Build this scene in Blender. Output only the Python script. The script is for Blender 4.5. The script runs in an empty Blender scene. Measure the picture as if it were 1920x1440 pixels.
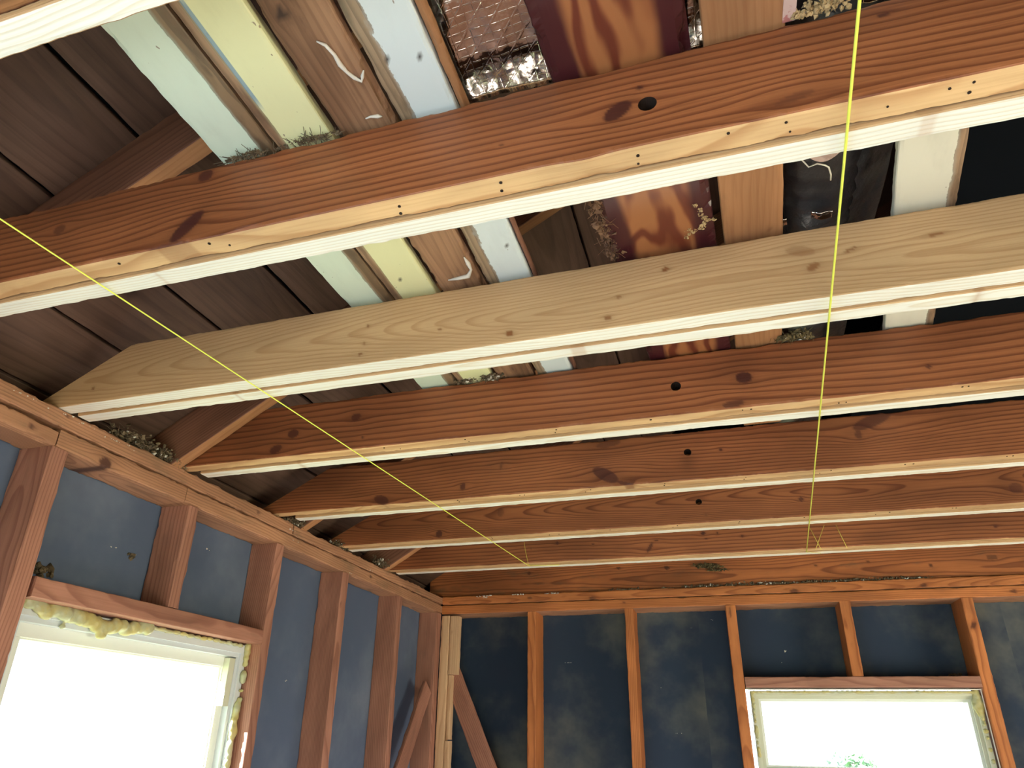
import bpy, bmesh, math, random
import numpy as np
from mathutils import Matrix, Vector, noise as mnoise
random.seed(7)
rng = np.random.default_rng(7)
S = bpy.context.scene
COL = S.collection

# ------------------------------------------------------------------ camera
cam_d = bpy.data.cameras.new('camera'); cam = bpy.data.objects.new('camera', cam_d); COL.objects.link(cam)
RW = ((0.9555042376, 0.2944072919, 0.0183302583),
      (0.1047994104, -0.3969021298, 0.9118584226),
      (0.2757330873, -0.8693635867, -0.4100953776))       # rows: camera right, up, back in world axes
m = Matrix([[RW[0][i], RW[1][i], RW[2][i]] for i in range(3)]).to_4x4()
m.translation = (1.32369, -0.67858, -0.63016)
cam.matrix_world = m
cam_d.sensor_width = 36.0
cam_d.lens = 1298.58 / 1920 * 36.0
cam_d.shift_x = 21.02 / 1920
cam_d.shift_y = 78.27 / 1920
cam_d.clip_start = 0.02
S.camera = cam

# ------------------------------------------------------------------ world, sun, added fill lamps, exposure
W = bpy.data.worlds.new('sky'); S.world = W; W.use_nodes = True
bg = W.node_tree.nodes['Background']
bg.inputs[0].default_value = (0.80, 0.92, 1.0, 1); bg.inputs[1].default_value = 7.0
sd = bpy.data.lights.new('sun', 'SUN'); sd.energy = 110.0; sd.angle = 0.01; sd.color = (1.0, 0.99, 0.98)
so = bpy.data.objects.new('sun', sd); COL.objects.link(so)
so.rotation_euler = Vector((0.50, 0.60, -0.62)).to_track_quat('-Z', 'Y').to_euler()
def area(name, loc, dirv, sx, sy, power, col):
    l = bpy.data.lights.new(name, 'AREA'); l.shape = 'RECTANGLE'; l.size = sx; l.size_y = sy; l.energy = power; l.color = col
    o = bpy.data.objects.new(name, l); COL.objects.link(o); o.location = loc
    o.rotation_euler = Vector(dirv).to_track_quat('-Z', 'Y').to_euler(); return o
area('rear_fill', (1.9, -3.45, -1.6), (0, 1, 0.02), 1.1, 1.5, 8, (1.0, 0.97, 0.95))  # unseen fill lamp added behind the camera for the joist faces
area('side_fill_cool', (0.06, -1.55, -1.2), (1, 0.0, 0), 1.3, 1.3, 60, (0.62, 0.86, 1.0))  # added cool fill from the near left, tints the undersides bluish
area('right_fill_warm', (4.52, 0.9, -1.25), (-1, 0.25, 0), 1.6, 1.2, 95, (1.0, 0.88, 0.72))  # added warm fill from the right to lift the far joists
S.view_settings.view_transform = 'Standard'; S.view_settings.look = 'None'
S.view_settings.gamma = 1.0; S.view_settings.use_curve_mapping = False
S.view_settings.exposure = 0.0
S.cycles.use_denoising = True
S.cycles.max_bounces = 8; S.cycles.diffuse_bounces = 5; S.cycles.glossy_bounces = 4; S.cycles.transparent_max_bounces = 8
S.cycles.sample_clamp_indirect = 6.0; S.cycles.caustics_reflective = False; S.cycles.caustics_refractive = False

# ------------------------------------------------------------------ materials
def lin(c):
    return tuple((x/255/12.92 if x/255 <= .04045 else ((x/255+.055)/1.055)**2.4) for x in c) + (1,)
class NT:
    def __init__(s, name):
        s.m = bpy.data.materials.new(name); s.m.use_nodes = True; s.t = s.m.node_tree
        s.b = s.t.nodes['Principled BSDF']
    def n(s, typ, **k):
        x = s.t.nodes.new(typ)
        for a, v in k.items(): setattr(x, a, v)
        return x
    def l(s, a, b): s.t.links.new(a, b)
    def math(s, op, a, b=None, clamp=False):
        x = s.n('ShaderNodeMath', operation=op); x.use_clamp = clamp
        for i, v in enumerate((a, b)):
            if v is None: continue
            if isinstance(v, (int, float)): x.inputs[i].default_value = v
            else: s.l(v, x.inputs[i])
        return x.outputs[0]
    def mix(s, f, a, b, mode='MIX'):
        x = s.n('ShaderNodeMix', data_type='RGBA', blend_type=mode)
        for i, v in ((0, f), (6, a), (7, b)):
            if isinstance(v, (int, float)): x.inputs[i].default_value = v
            elif isinstance(v, tuple): x.inputs[i].default_value = v
            else: s.l(v, x.inputs[i])
        return x.outputs[2]
    def attr(s, name):
        return s.n('ShaderNodeAttribute', attribute_name=name)
    def noise(s, scale, detail=3, vec=None, rough=.5, dist=0.0):
        x = s.n('ShaderNodeTexNoise'); x.inputs['Scale'].default_value = scale; x.inputs['Detail'].default_value = detail
        x.inputs['Roughness'].default_value = rough; x.inputs['Distortion'].default_value = dist
        if vec is not None: s.l(vec, x.inputs['Vector'])
        return x.outputs['Fac']
    def coord(s, scale=(1, 1, 1)):
        c = s.n('ShaderNodeTexCoord'); mp = s.n('ShaderNodeMapping'); mp.inputs['Scale'].default_value = scale
        oi = s.n('ShaderNodeObjectInfo'); v = s.n('ShaderNodeVectorMath', operation='ADD')
        cm = s.n('ShaderNodeCombineXYZ'); r = s.math('MULTIPLY', oi.outputs['Random'], 37.0)
        s.l(r, cm.inputs[0]); s.l(r, cm.inputs[2])
        s.l(c.outputs['Object'], mp.inputs[0]); s.l(mp.outputs[0], v.inputs[0]); s.l(cm.outputs[0], v.inputs[1])
        return v.outputs[0]
    def bump(s, h, strength=.3, dist=.002):
        x = s.n('ShaderNodeBump'); x.inputs['Strength'].default_value = strength; x.inputs['Distance'].default_value = dist
        s.l(h, x.inputs['Height']); s.l(x.outputs[0], s.b.inputs['Normal'])
    def ramp(s, v, lo, hi):
        x = s.n('ShaderNodeMapRange', interpolation_type='SMOOTHSTEP'); x.inputs[1].default_value = lo; x.inputs[2].default_value = hi
        s.l(v, x.inputs[0]); return x.outputs[0]

def wood_mat(name, early, late, knotc=(60, 30, 20), contrast=.75, blot=None, blot_amt=.4, rough=.6, var=.25, dust=None, dust_lo=.58, spec=.25):
    t = NT(name)
    ph = t.attr('phase').outputs['Fac']; kn = t.attr('knot').outputs['Fac']
    fr = t.math('FRACT', ph)
    rise = t.ramp(fr, .42, .90); fall = t.ramp(fr, .90, 1.0)
    ring = t.math('MULTIPLY', rise, t.math('SUBTRACT', 1.0, fall))
    ring = t.math('MULTIPLY', ring, contrast)
    c = t.mix(ring, lin(early), lin(late))
    fib = t.noise(1.0, 4, t.coord((6, 260, 260)))
    c = t.mix(t.math('MULTIPLY', t.ramp(fib, .45, .75), .28), c, lin(late), 'MIX')
    big = t.noise(1.0, 3, t.coord((2.2, 9, 9)), .6)
    dk = t.mix(t.ramp(big, .35, .7), (1 - var, 1 - var * 1.1, 1 - var * 1.15, 1), (1 + var*.3, 1 + var*.25, 1 + var*.2, 1))
    c = t.mix(1.0, c, dk, 'MULTIPLY')
    if blot:
        b = t.ramp(t.noise(1.0, 5, t.coord((5, 16, 16)), .65), .52, .72)
        c = t.mix(t.math('MULTIPLY', b, blot_amt), c, lin(blot))
    if dust:
        b = t.ramp(t.noise(1.0, 6, t.coord((30, 60, 60)), .7), dust_lo, dust_lo + .06)
        c = t.mix(t.math('MULTIPLY', b, .8), c, lin(dust))
    st = t.attr('darkening').outputs['Fac']
    c = t.mix(t.math('MULTIPLY', st, .75, True), c, lin(tuple(int(x*.45) for x in late)))
    c = t.mix(t.math('MULTIPLY', kn, .92, True), c, lin(knotc))
    t.l(c, t.b.inputs['Base Color'])
    t.b.inputs['Roughness'].default_value = rough; t.b.inputs['Specular IOR Level'].default_value = spec
    h = t.math('ADD', t.math('MULTIPLY', ring, -.6), fib)
    t.bump(h, .25, .0015)
    return t.m

M = {}
M['old_side'] = wood_mat('old_joist_face', (152, 94, 60), (92, 44, 27), (64, 30, 28), .75, rough=.5, spec=.3)
M['old_bottom'] = wood_mat('old_joist_underside', (208, 172, 128), (170, 122, 80), (120, 70, 42), .6, blot=(140, 95, 62), blot_amt=.35)
M['old_brown'] = wood_mat('weathered_joist_underside', (150, 105, 68), (100, 66, 42), (70, 45, 30), .7)
M['end_joist'] = wood_mat('end_joist_face', (172, 104, 62), (112, 60, 36), (60, 32, 24), .8, blot=(96, 76, 58), blot_amt=.6)
M['new_shaded'] = wood_mat('new_pine_shaded', (192, 158, 120), (152, 108, 70), (120, 70, 34), .45, var=.12)  # new pine, darker copy with the shade of the faces in its colour
M['new_lit'] = wood_mat('new_pine_lit', (236, 233, 226), (212, 197, 172), (176, 122, 78), .6, var=.1)  # same pine, whitened copy with the light from below in its colour
M['stud'] = wood_mat('old_stud', (168, 120, 104), (124, 80, 68), (80, 45, 38), .6, blot=(110, 84, 72), blot_amt=.4)
M['stud_warm'] = wood_mat('old_stud_warm', (192, 120, 72), (136, 74, 40), (80, 42, 30), .65, blot=(120, 76, 56), blot_amt=.3)
M['plate'] = wood_mat('old_plate', (178, 132, 104), (132, 92, 72), (78, 50, 44), .6, blot=(112, 92, 74), blot_amt=.55, dust=(205, 200, 190), dust_lo=.72)
M['nailer'] = wood_mat('new_nailer', (206, 172, 140), (176, 136, 104), (120, 80, 60), .5, var=.12)
M['rafter'] = wood_mat('old_rafter', (134, 94, 76), (98, 64, 52), (60, 36, 30), .6)
M['deck'] = wood_mat('roof_plank', (96, 74, 64), (68, 50, 44), (46, 32, 28), .4, blot=(92, 70, 56), blot_amt=.5, var=.35)
M['weathered'] = wood_mat('weathered_board', (150, 116, 90), (100, 72, 56), (44, 32, 30), .35, blot=(66, 44, 38), blot_amt=.85, dust=(176, 172, 170), dust_lo=.72, var=.45)
M['tan'] = wood_mat('plain_tan_board', (174, 126, 88), (144, 96, 64), (96, 56, 36), .3, blot=(124, 92, 68), blot_amt=.4)
M['ply'] = wood_mat('stained_plywood', (186, 106, 48), (100, 36, 22), (50, 18, 20), 1.0, var=.2, rough=.35, spec=.4)
M['floor'] = wood_mat('subfloor', (214, 207, 198), (192, 182, 170), (130, 90, 60), .5)

def plain(name, c, rough=.6, metal=0.0, noise_amt=0.0, nscale=30, c2=None, bump=0, spec=.3, lo=.4, hi=.65, bscale=None):
    t = NT(name); col = lin(c)
    if c2:
        f = t.ramp(t.noise(nscale, 5, t.coord(), .6), lo, hi); o = t.mix(f, col, lin(c2)); t.l(o, t.b.inputs['Base Color'])
    else: t.b.inputs['Base Color'].default_value = col
    t.b.inputs['Roughness'].default_value = rough; t.b.inputs['Metallic'].default_value = metal; t.b.inputs['Specular IOR Level'].default_value = spec
    if bump: t.bump(t.noise(bscale or nscale * 3, 5, t.coord(), .65), bump, .004)
    return t.m
def painted(name, paint, bare, side, edge, amp, chip=(120, 100, 84), streak=None):
    """old paint on a board: 'vv' runs across the board, paint covers vv beyond a ragged edge."""
    t = NT(name)
    vv = t.attr('vv').outputs['Fac']
    n1 = t.noise(1.0, 6, t.coord((22, 60, 60)), .65, )
    e = t.math('ADD', vv, t.math('MULTIPLY', t.math('SUBTRACT', n1, .5), amp))
    mask = t.ramp(e, edge - .0004, edge + .0004)
    if side < 0: mask = t.math('SUBTRACT', 1.0, mask)
    halo = t.ramp(e, edge - .006, edge) if side > 0 else t.math('SUBTRACT', 1.0, t.ramp(e, edge, edge + .006))
    ph = t.attr('phase').outputs['Fac']; fr = t.ramp(t.math('FRACT', ph), .3, .95)
    fib = t.noise(1.0, 4, t.coord((8, 240, 240)))
    w = t.mix(t.math('MULTIPLY', fr, .6), lin(bare), lin(tuple(int(x*.66) for x in bare)))
    w = t.mix(t.ramp(t.noise(1.0, 4, t.coord((9, 30, 30)), .6), .5, .7), w, lin(tuple(int(x*.72) for x in bare)))
    w = t.mix(t.math('MULTIPLY', halo, .45), w, lin(tuple(int(x*.8) for x in paint)))
    if streak:
        sv, sw, u0, u1, scol = streak
        uu = t.attr('uu').outputs['Fac']
        a = t.math('MULTIPLY', t.ramp(vv, sv - sw, sv - sw + .001), t.math('SUBTRACT', 1.0, t.ramp(vv, sv + sw - .001, sv + sw)))
        a = t.math('MULTIPLY', a, t.math('MULTIPLY', t.ramp(uu, u0, u0 + .03), t.math('SUBTRACT', 1.0, t.ramp(uu, u1 - .03, u1))))
    spots = t.ramp(t.noise(1.0, 2, t.coord((70, 110, 110)), .5), .735, .76)
    dirt = t.noise(1.0, 5, t.coord((7, 20, 20)), .6)
    p = t.mix(t.math('MULTIPLY', t.ramp(dirt, .5, .8), .35), lin(paint), lin(tuple(int(x*.84) for x in paint)))
    p = t.mix(t.math('MULTIPLY', spots, .8), p, lin(chip))
    c = t.mix(mask, w, p)
    if streak: c = t.mix(t.math('MULTIPLY', a, .8), c, lin(scol))
    c = t.mix(t.attr('knot').outputs['Fac'], c, lin((40, 30, 26)))
    t.l(c, t.b.inputs['Base Color']); t.b.inputs['Roughness'].default_value = .45
    t.bump(t.math('ADD', mask, t.math('MULTIPLY', fib, .3)), .35, .0012)
    return t.m
M['mint'] = painted('mint_painted_board', (206, 220, 204), (128, 104, 80), 1, .0245, .010)
M['cream'] = painted('cream_painted_board', (222, 222, 176), (150, 118, 92), -1, .0715, .004, streak=(.0695, .0035, .80, .99, (92, 130, 160)))
M['white'] = painted('white_painted_board', (212, 222, 226), (150, 128, 104), -1, .0610, .026)
M['offwhite'] = painted('offwhite_painted_board', (222, 218, 202), (160, 130, 104), 1, .0155, .014)
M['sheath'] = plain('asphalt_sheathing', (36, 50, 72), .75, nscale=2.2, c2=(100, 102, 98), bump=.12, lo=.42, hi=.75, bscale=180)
M['sheath_hazed'] = plain('asphalt_sheathing_hazed', (78, 90, 116), .75, nscale=2.0, c2=(106, 116, 136), bump=.12, lo=.42, hi=.75, bscale=180)  # lighter bluish copy of the sheathing, window glare put into the colour
M['vinyl'] = plain('white_vinyl', (226, 228, 224), .35, spec=.5)
M['vinyl_beige'] = plain('aged_vinyl', (196, 196, 180), .4, nscale=6, c2=(190, 190, 170), spec=.5)
M['vinyl_grey'] = plain('grey_white_vinyl', (200, 206, 214), .4, spec=.5)
M['foam'] = plain('expanding_foam', (176, 164, 108), .3, nscale=18, c2=(164, 166, 138), bump=.3, bscale=60)
M['fin'] = plain('nailing_fin', (235, 230, 225), .4)
M['string'] = plain('neon_string', (226, 230, 96), .5)
M['stringf'] = plain('fine_string', (214, 200, 96), .5)
M['dark'] = plain('attic_darkness', (9, 14, 20), .95, spec=.1)  # near-black colour stands in for the unlit attic
M['hole'] = plain('hole_shade', (34, 20, 14), .9)  # dark brown painted as the shade inside nail and drilled holes
M['duct'] = plain('black_duct_jacket', (36, 36, 40), .32, nscale=14, c2=(50, 50, 52), bump=.8, bscale=26, spec=.5)
M['torn'] = plain('torn_jacket_lining', (196, 168, 156), .5, nscale=40, c2=(150, 126, 116))
M['tear'] = plain('torn_edge', (232, 224, 206), .5)
M['redtape'] = plain('printed_tape', (200, 172, 164), .5, nscale=70, c2=(176, 112, 108), lo=.5, hi=.6)
M['debris'] = plain('dust_debris', (112, 96, 76), .95, nscale=60, c2=(72, 62, 50))
M['debris_l'] = plain('plaster_crumbs', (214, 208, 200), .9)
M['mud'] = plain('dried_mud', (188, 160, 118), .95, nscale=50, c2=(150, 124, 88))
M['straw'] = plain('nest_straw', (116, 100, 68), .9, nscale=60, c2=(62, 54, 38))
M['wallpaint'] = plain('far_wall', (196, 176, 150), .8)
M['ground'] = plain('ground', (120, 128, 96), .9, nscale=.6, c2=(96, 104, 74))
M['leaf'] = plain('tree_leaf', (96, 128, 96), .7)
M['bark'] = plain('tree_bark', (92, 78, 64), .9)
# foil with scrim
t = NT('foil_facing')
uu = t.attr('uu').outputs['Fac']; vv = t.attr('vv').outputs['Fac']
def lines(v, sp, w):
    f = t.math('FRACT', t.math('DIVIDE', v, sp)); return t.math('SUBTRACT', 1.0, t.ramp(t.math('ABSOLUTE', t.math('SUBTRACT', f, .5)), w, w + .06))
sc = t.math('MAXIMUM', lines(uu, .011, .05), lines(vv, .013, .05))
sc = t.math('MAXIMUM', sc, lines(t.math('ADD', uu, vv), .03, .03))
t.b.inputs['Base Color'].default_value = lin((214, 206, 200)); t.b.inputs['Metallic'].default_value = 1.0
t.b.inputs['Roughness'].default_value = .16
t.bump(t.math('ADD', t.math('MULTIPLY', sc, .18), t.math('MULTIPLY', t.noise(14, 4, t.coord((1, 1, 1)), .55), 4.0)), .55, .002)
M['foil'] = t.m
# glass: thin pane, clear with a grazing reflection
t = NT('window_glass'); t.t.nodes.remove(t.b)
tr = t.n('ShaderNodeBsdfTransparent'); tr.inputs[0].default_value = (.97, .985, .98, 1)
gl = t.n('ShaderNodeBsdfGlossy'); gl.inputs['Roughness'].default_value = .02
mx = t.n('ShaderNodeMixShader'); mx.inputs[0].default_value = .05; t.l(tr.outputs[0], mx.inputs[1]); t.l(gl.outputs[0], mx.inputs[2])
t.l(mx.outputs[0], t.t.nodes['Material Output'].inputs[0]); M['glass'] = t.m

# ------------------------------------------------------------------ helpers
def tag(o, label=None, cat=None, group=None, kind=None):
    if label: o['label'] = label
    if cat: o['category'] = cat
    if group: o['group'] = group
    if kind: o['kind'] = kind
    return o
def empty(name, loc=(0, 0, 0), kind=None):
    o = bpy.data.objects.new(name, None); COL.objects.link(o); o.location = loc; o.empty_display_size = .1
    if kind: o['kind'] = kind
    return o
def link_mesh(name, me, parent=None, mats=()):
    o = bpy.data.objects.new(name, me); COL.objects.link(o)
    for x in mats: me.materials.append(M[x])
    if parent: 
        o.parent = parent
    return o
def local(o, mat, parent=None):
    """place o at the world matrix mat whatever its parent"""
    if parent:
        o.matrix_basis = PMAT.get(parent.name, Matrix.Identity(4)).inverted() @ mat
    else: o.matrix_basis = mat
PMAT = {}

def snoise(n, amp, step, seed, xs):
    r = np.random.default_rng(seed); k = int((xs.max() - xs.min()) / step) + 4
    p = r.normal(0, amp, k); t_ = (xs - xs.min()) / step
    i = t_.astype(int); f = t_ - i; f = f*f*(3-2*f)
    return p[i]*(1-f) + p[i+1]*f

def wood(name, origin, U, V, L, H, T, mats, parent=None, seed=0, us=None, nface=(12, 4, 3, 3), freq=None, pith=None,
         knots=(), holes=(), stains=(), wane=.0012, bow=.0, cut=None, drift=.006, taper=.012, wob=.004, shape=None, cutr=None):
    """A sawn board swept along U (length), V (height of the face), face towards -V x ... ; T is its thickness going away from the face.
    mats: (face, underside). Growth rings come from a pith line, so grain runs consistently over face and edges."""
    U = Vector(U).normalized(); V = Vector(V).normalized(); Wv = U.cross(V); 
    if us is None: us = np.linspace(0, L, max(3, int(L/.03) + 1))
    us = np.asarray(us, float); nu = len(us)
    nf, nb, nk, nt = nface
    # perimeter: face (w=0, v 0..H), top (v=H, w 0..T), back (w=T, v H..0), bottom (v=0, w T..0)
    per = []; tagp = []
    c = min(.0015, T*.12)
    for i in range(nf+1): per.append((c + (H-2*c)*i/nf, 0.0)); tagp.append(0)
    for i in range(nt+1): per.append((H, c + (T-2*c)*i/nt)); tagp.append(1)
    for i in range(nk+1): per.append((H - c - (H-2*c)*i/nk, T)); tagp.append(2)
    for i in range(nb+1): per.append((0.0, T - c - (T-2*c)*i/nb)); tagp.append(3)
    per = np.array(per); m_ = len(per)
    u = np.repeat(us[:, None], m_, 1); v = np.repeat(per[None, :, 0], nu, 0); w = np.repeat(per[None, :, 1], nu, 0)
    rr = np.random.default_rng(seed + 11)
    # wane: edges lose a little, differently along each corner
    gv, gw = v.copy(), w.copy()
    for (cv, cw) in ((0, 0), (H, 0), (0, T), (H, T)):
        n_ = np.abs(snoise(0, wane, .05, seed*7 + int(cv*100) + int(cw*1000) + 5, us))[:, None] + np.abs(snoise(0, wane*.5, .012, seed*5 + int(cv*100) + int(cw*1000) + 9, us))[:, None]
        dist = np.maximum(np.abs(v - cv), np.abs(w - cw)); k = np.clip(1 - dist/.006, 0, 1)
        gv += (1 if cv == 0 else -1)*n_*k; gw += (1 if cw == 0 else -1)*n_*k
    if bow: 
        b_ = snoise(0, bow, .7, seed + 3, us)[:, None]; gv = gv + b_
    if shape is not None: gv, gw = shape(u, gv, gw)
    if cut is not None: gv = np.minimum(gv, np.maximum(cut(u), .0008))
    # ring phase
    pv, pw = pith if pith else (H*rr.uniform(-1.5, 2.5), T*rr.uniform(-.5, 3) + .06)
    fq = freq or rr.uniform(120, 190)
    pvv = v.copy(); pww = w.copy()
    kn = np.zeros_like(v); st = np.zeros_like(v); uw = u.copy()
    near = (w < T*.5) | (np.array(tagp)[None, :] == 3)
    for kx in knots:
        ku, kv, ru, rv, ang, dark = (list(kx) + [0, 1])[:6] if len(kx) < 6 else kx
        ca, sa = math.cos(ang), math.sin(ang)
        du, dv = u - ku, v - kv; a_ = du*ca + dv*sa; b_ = -du*sa + dv*ca
        d2 = (a_/ru)**2 + (b_/rv)**2
        big = np.exp(-((du/(max(ru, rv)*3.2))**2 + (dv/(max(rv, ru*.6)*1.9))**2))
        pvv = pvv - dv*big*.93
        edge = np.clip((1.12 - d2)/.25, 0, 1)
        kn = np.maximum(kn, edge*dark*np.where(near, 1, 0))
        st = np.maximum(st, np.where(near, np.exp(-d2*.45)*.45*dark, 0))
    for (su, sv, ru, rv, amt) in stains:
        st = np.maximum(st, amt*np.exp(-(((u-su)/ru)**2 + ((v-sv)/rv)**2))*np.where(w < T*.5, 1, .0))
    a1 = snoise(0, wob, .35, seed + 21, us)[:, None]; a2 = snoise(0, wob*1.4, .5, seed + 22, us)[:, None]
    rad = np.sqrt((pvv - pv + a1)**2 + (pww - pw + a2)**2)
    q = rr.uniform(0, 6, 6)
    ext = .45*(.0016*np.sin(u*9 + v*40 + q[0]) + .0012*np.sin(u*17 - v*55 + q[1]) + .0008*np.sin(u*31 + v*90 + q[2]) + .0005*np.sin(u*70+v*30+q[3]))
    ph = fq*(rad + taper*u + ext) + 40
    X = np.stack([u, gv, gw], -1).reshape(-1, 3)
    idx = np.arange(nu*m_).reshape(nu, m_)
    A = idx[:-1, :]; B = idx[1:, :]
    quads = np.stack([A, B, np.roll(B, -1, 1), np.roll(A, -1, 1)], -1)
    tq = np.array([3 if (tagp[j] == 3 and tagp[(j+1) % m_] == 3) else 0 for j in range(m_)])
    matq = np.repeat((tq == 3).astype(int)[None, :], nu-1, 0).reshape(-1)
    quads = quads.reshape(-1, 4)
    Xl = X; extra_v = []; extra_f = []; extra_m = []
    kn = kn.reshape(-1); st = st.reshape(-1); ph = ph.reshape(-1)
    keep = np.ones(len(quads), bool)
    for (hu, hv, hr) in holes:
        cen = Xl[quads].mean(1); onf = (cen[:, 2] < .002)
        ins = onf & (np.hypot(cen[:, 0]-hu, cen[:, 1]-hv) < hr) & keep
        if not ins.any(): continue
        keep &= ~ins
        vin = set(quads[ins].reshape(-1).tolist()); vk = set(quads[keep].reshape(-1).tolist()); bd = vin & vk
        for i in bd:
            d_ = np.array([Xl[i, 0]-hu, Xl[i, 1]-hv]); r_ = np.hypot(*d_) + 1e-9
            Xl[i, 0] = hu + d_[0]/r_*hr; Xl[i, 1] = hv + d_[1]/r_*hr
        e = {}
        for q4 in quads[ins]:
            for a in range(4):
                k2 = (q4[a], q4[(a+1) % 4])
                if (k2[1], k2[0]) in e: del e[(k2[1], k2[0])]
                else: e[k2] = 1
        nv = {}
        base = len(Xl) + len(extra_v)
        for (a, b) in e:
            for i in (a, b):
                if i not in nv: nv[i] = base + len(nv); extra_v.append((Xl[i, 0], Xl[i, 1], T*.97))
        for (a, b) in e: extra_f.append((a, b, nv[b], nv[a])); extra_m.append(len(mats))
    faces = quads[keep].tolist() + extra_f
    mi = matq[keep].tolist() + extra_m
    faces.append(idx[0, ::1].tolist()); mi.append(0)
    faces.append(idx[-1, ::-1].tolist()); mi.append(0)
    verts = Xl.tolist() + extra_v
    nex = len(extra_v)
    me = bpy.data.meshes.new(name)
    me.from_pydata(verts, [], faces)
    for x in mats: me.materials.append(M[x])
    if holes: me.materials.append(M['hole'])
    if len(mats) > 1 or holes: me.polygons.foreach_set('material_index', mi)
    def at(nm, arr):
        a = me.attributes.new(nm, 'FLOAT', 'POINT'); a.data.foreach_set('value', np.concatenate([arr, np.full(nex, arr[0])]).astype(np.float32))
    if nex: kn = kn
    at('phase', ph); at('knot', kn); at('darkening', st); at('vv', v.reshape(-1)); at('uu', u.reshape(-1))
    me.update()
    o = bpy.data.objects.new(name, me); COL.objects.link(o)
    mat = Matrix((U, V, Wv)).transposed().to_4x4(); mat.translation = Vector(origin)
    if parent: o.parent = parent
    local(o, mat, parent); PMAT[o.name] = mat
    return o
# For a face seen from -y: U=+x, V=+z gives W = U x V = -y, so boards running in x use U=-x? keep W pointing away from the viewer instead.
def wood_x(name, x0, x1, y, z, H, T, mats, **k):
    """runs along x, face at y looking to -y, thickness towards +y.  local u measured from x0."""
    # V=+z, W=+y  -> U = V x W = -x ; so mirror: use U=-x from x1
    L = x1 - x0
    for key in ('knots', 'holes', 'stains'):
        if key in k:
            k[key] = [((L - (q[0]-x0)), q[1]-z) + tuple(q[2:4]) + ((-q[4],) + tuple(q[5:]) if (key == 'knots' and len(q) > 4) else tuple(q[4:])) if key != 'holes'
                      else (L - (q[0]-x0), q[1]-z, q[2]) for q in k[key]]
    if 'us' in k and k['us'] is not None: k['us'] = np.sort(L - (np.asarray(k['us']) - x0))
    if 'cut' in k and k['cut'] is not None:
        cf = k['cut']; k['cut'] = lambda u: cf(x1 - u) - z
    if 'shape' in k and k['shape'] is not None:
        sf = k['shape']; k['shape'] = lambda u, a, b: sf(x1 - u, a, b)
    return wood(name, (x1, y, z), (-1, 0, 0), (0, 0, 1), L, H, T, mats, **k)
def stud_left(name, y0, y1, z0, z1, mats=('stud',), depth=.095, x=0.0, **k):
    """vertical piece in the left wall: narrow edge at x=0 looks to +x, depth towards -x."""
    # U=+z ; face (V) along y ; W=-x : V = W x U = (-1,0,0)x(0,0,1) = (0*1-0*0, 0*0-(-1)*1, 0) = (0,1,0)
    return wood(name, (x, y0, z0), (0, 0, 1), (0, 1, 0), z1-z0, y1-y0, depth, mats, **k)
def stud_back(name, x0, x1, z0, z1, y, mats=('stud_warm',), depth=.15, **k):
    # U=+z, W=+y : V = W x U = (0,1,0)x(0,0,1) = (1,0,0)
    return wood(name, (x0, y, z0), (0, 0, 1), (1, 0, 0), z1-z0, x1-x0, depth, mats, **k)
def beam_left(name, y0, y1, z0, z1, mats=('plate',), depth=.095, x=0.0, **k):
    # runs in y, face at x=0 looking +x: W=-x, V=+z : U = V x W = (0,0,1)x(-1,0,0) = (0,-1,0)
    return wood(name, (x, y1, z0), (0, -1, 0), (0, 0, 1), y1-y0, z1-z0, depth, mats, **k)

def box(name, lo, hi, mat, parent=None, bev=.0):
    bm = bmesh.new(); bmesh.ops.create_cube(bm, size=1)
    for v_ in bm.verts:
        for i in range(3): v_.co[i] = lo[i] + (v_.co[i]+.5)*(hi[i]-lo[i])
    if bev: bmesh.ops.bevel(bm, geom=bm.edges[:], offset=bev, segments=2, affect='EDGES', profile=.6)
    me = bpy.data.meshes.new(name); bm.to_mesh(me); bm.free()
    return link_mesh(name, me, parent, (mat,))
def boxes(name, lst, mat, parent=None, bev=.0):
    bm = bmesh.new()
    for lo, hi in lst:
        r = bmesh.ops.create_cube(bm, size=1)
        for v_ in r['verts']:
            for i in range(3): v_.co[i] = lo[i] + (v_.co[i]+.5)*(hi[i]-lo[i])
    if bev: bmesh.ops.bevel(bm, geom=bm.edges[:], offset=bev, segments=2, affect='EDGES', profile=.6)
    me = bpy.data.meshes.new(name); bm.to_mesh(me); bm.free()
    return link_mesh(name, me, parent, (mat,))
def tube(name, pts, r, mat, parent=None, n=8, radii=None):
    bm = bmesh.new(); rings = []
    P = [Vector(p) for p in pts]
    for i, p in enumerate(P):
        d = (P[min(i+1, len(P)-1)] - P[max(i-1, 0)]).normalized()
        a = d.orthogonal().normalized() if i == 0 else (a - d*a.dot(d)).normalized()
        b = d.cross(a); rr_ = radii[i] if radii else r
        rings.append([bm.verts.new(p + (a*math.cos(2*math.pi*k/n) + b*math.sin(2*math.pi*k/n))*rr_) for k in range(n)])
    for i in range(len(rings)-1):
        for k in range(n): bm.faces.new((rings[i][k], rings[i][(k+1) % n], rings[i+1][(k+1) % n], rings[i+1][k]))
    bm.faces.new(rings[0][::-1]); bm.faces.new(rings[-1])
    for f in bm.faces: f.smooth = True
    me = bpy.data.meshes.new(name); bm.to_mesh(me); bm.free()
    return link_mesh(name, me, parent, (mat,))
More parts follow.
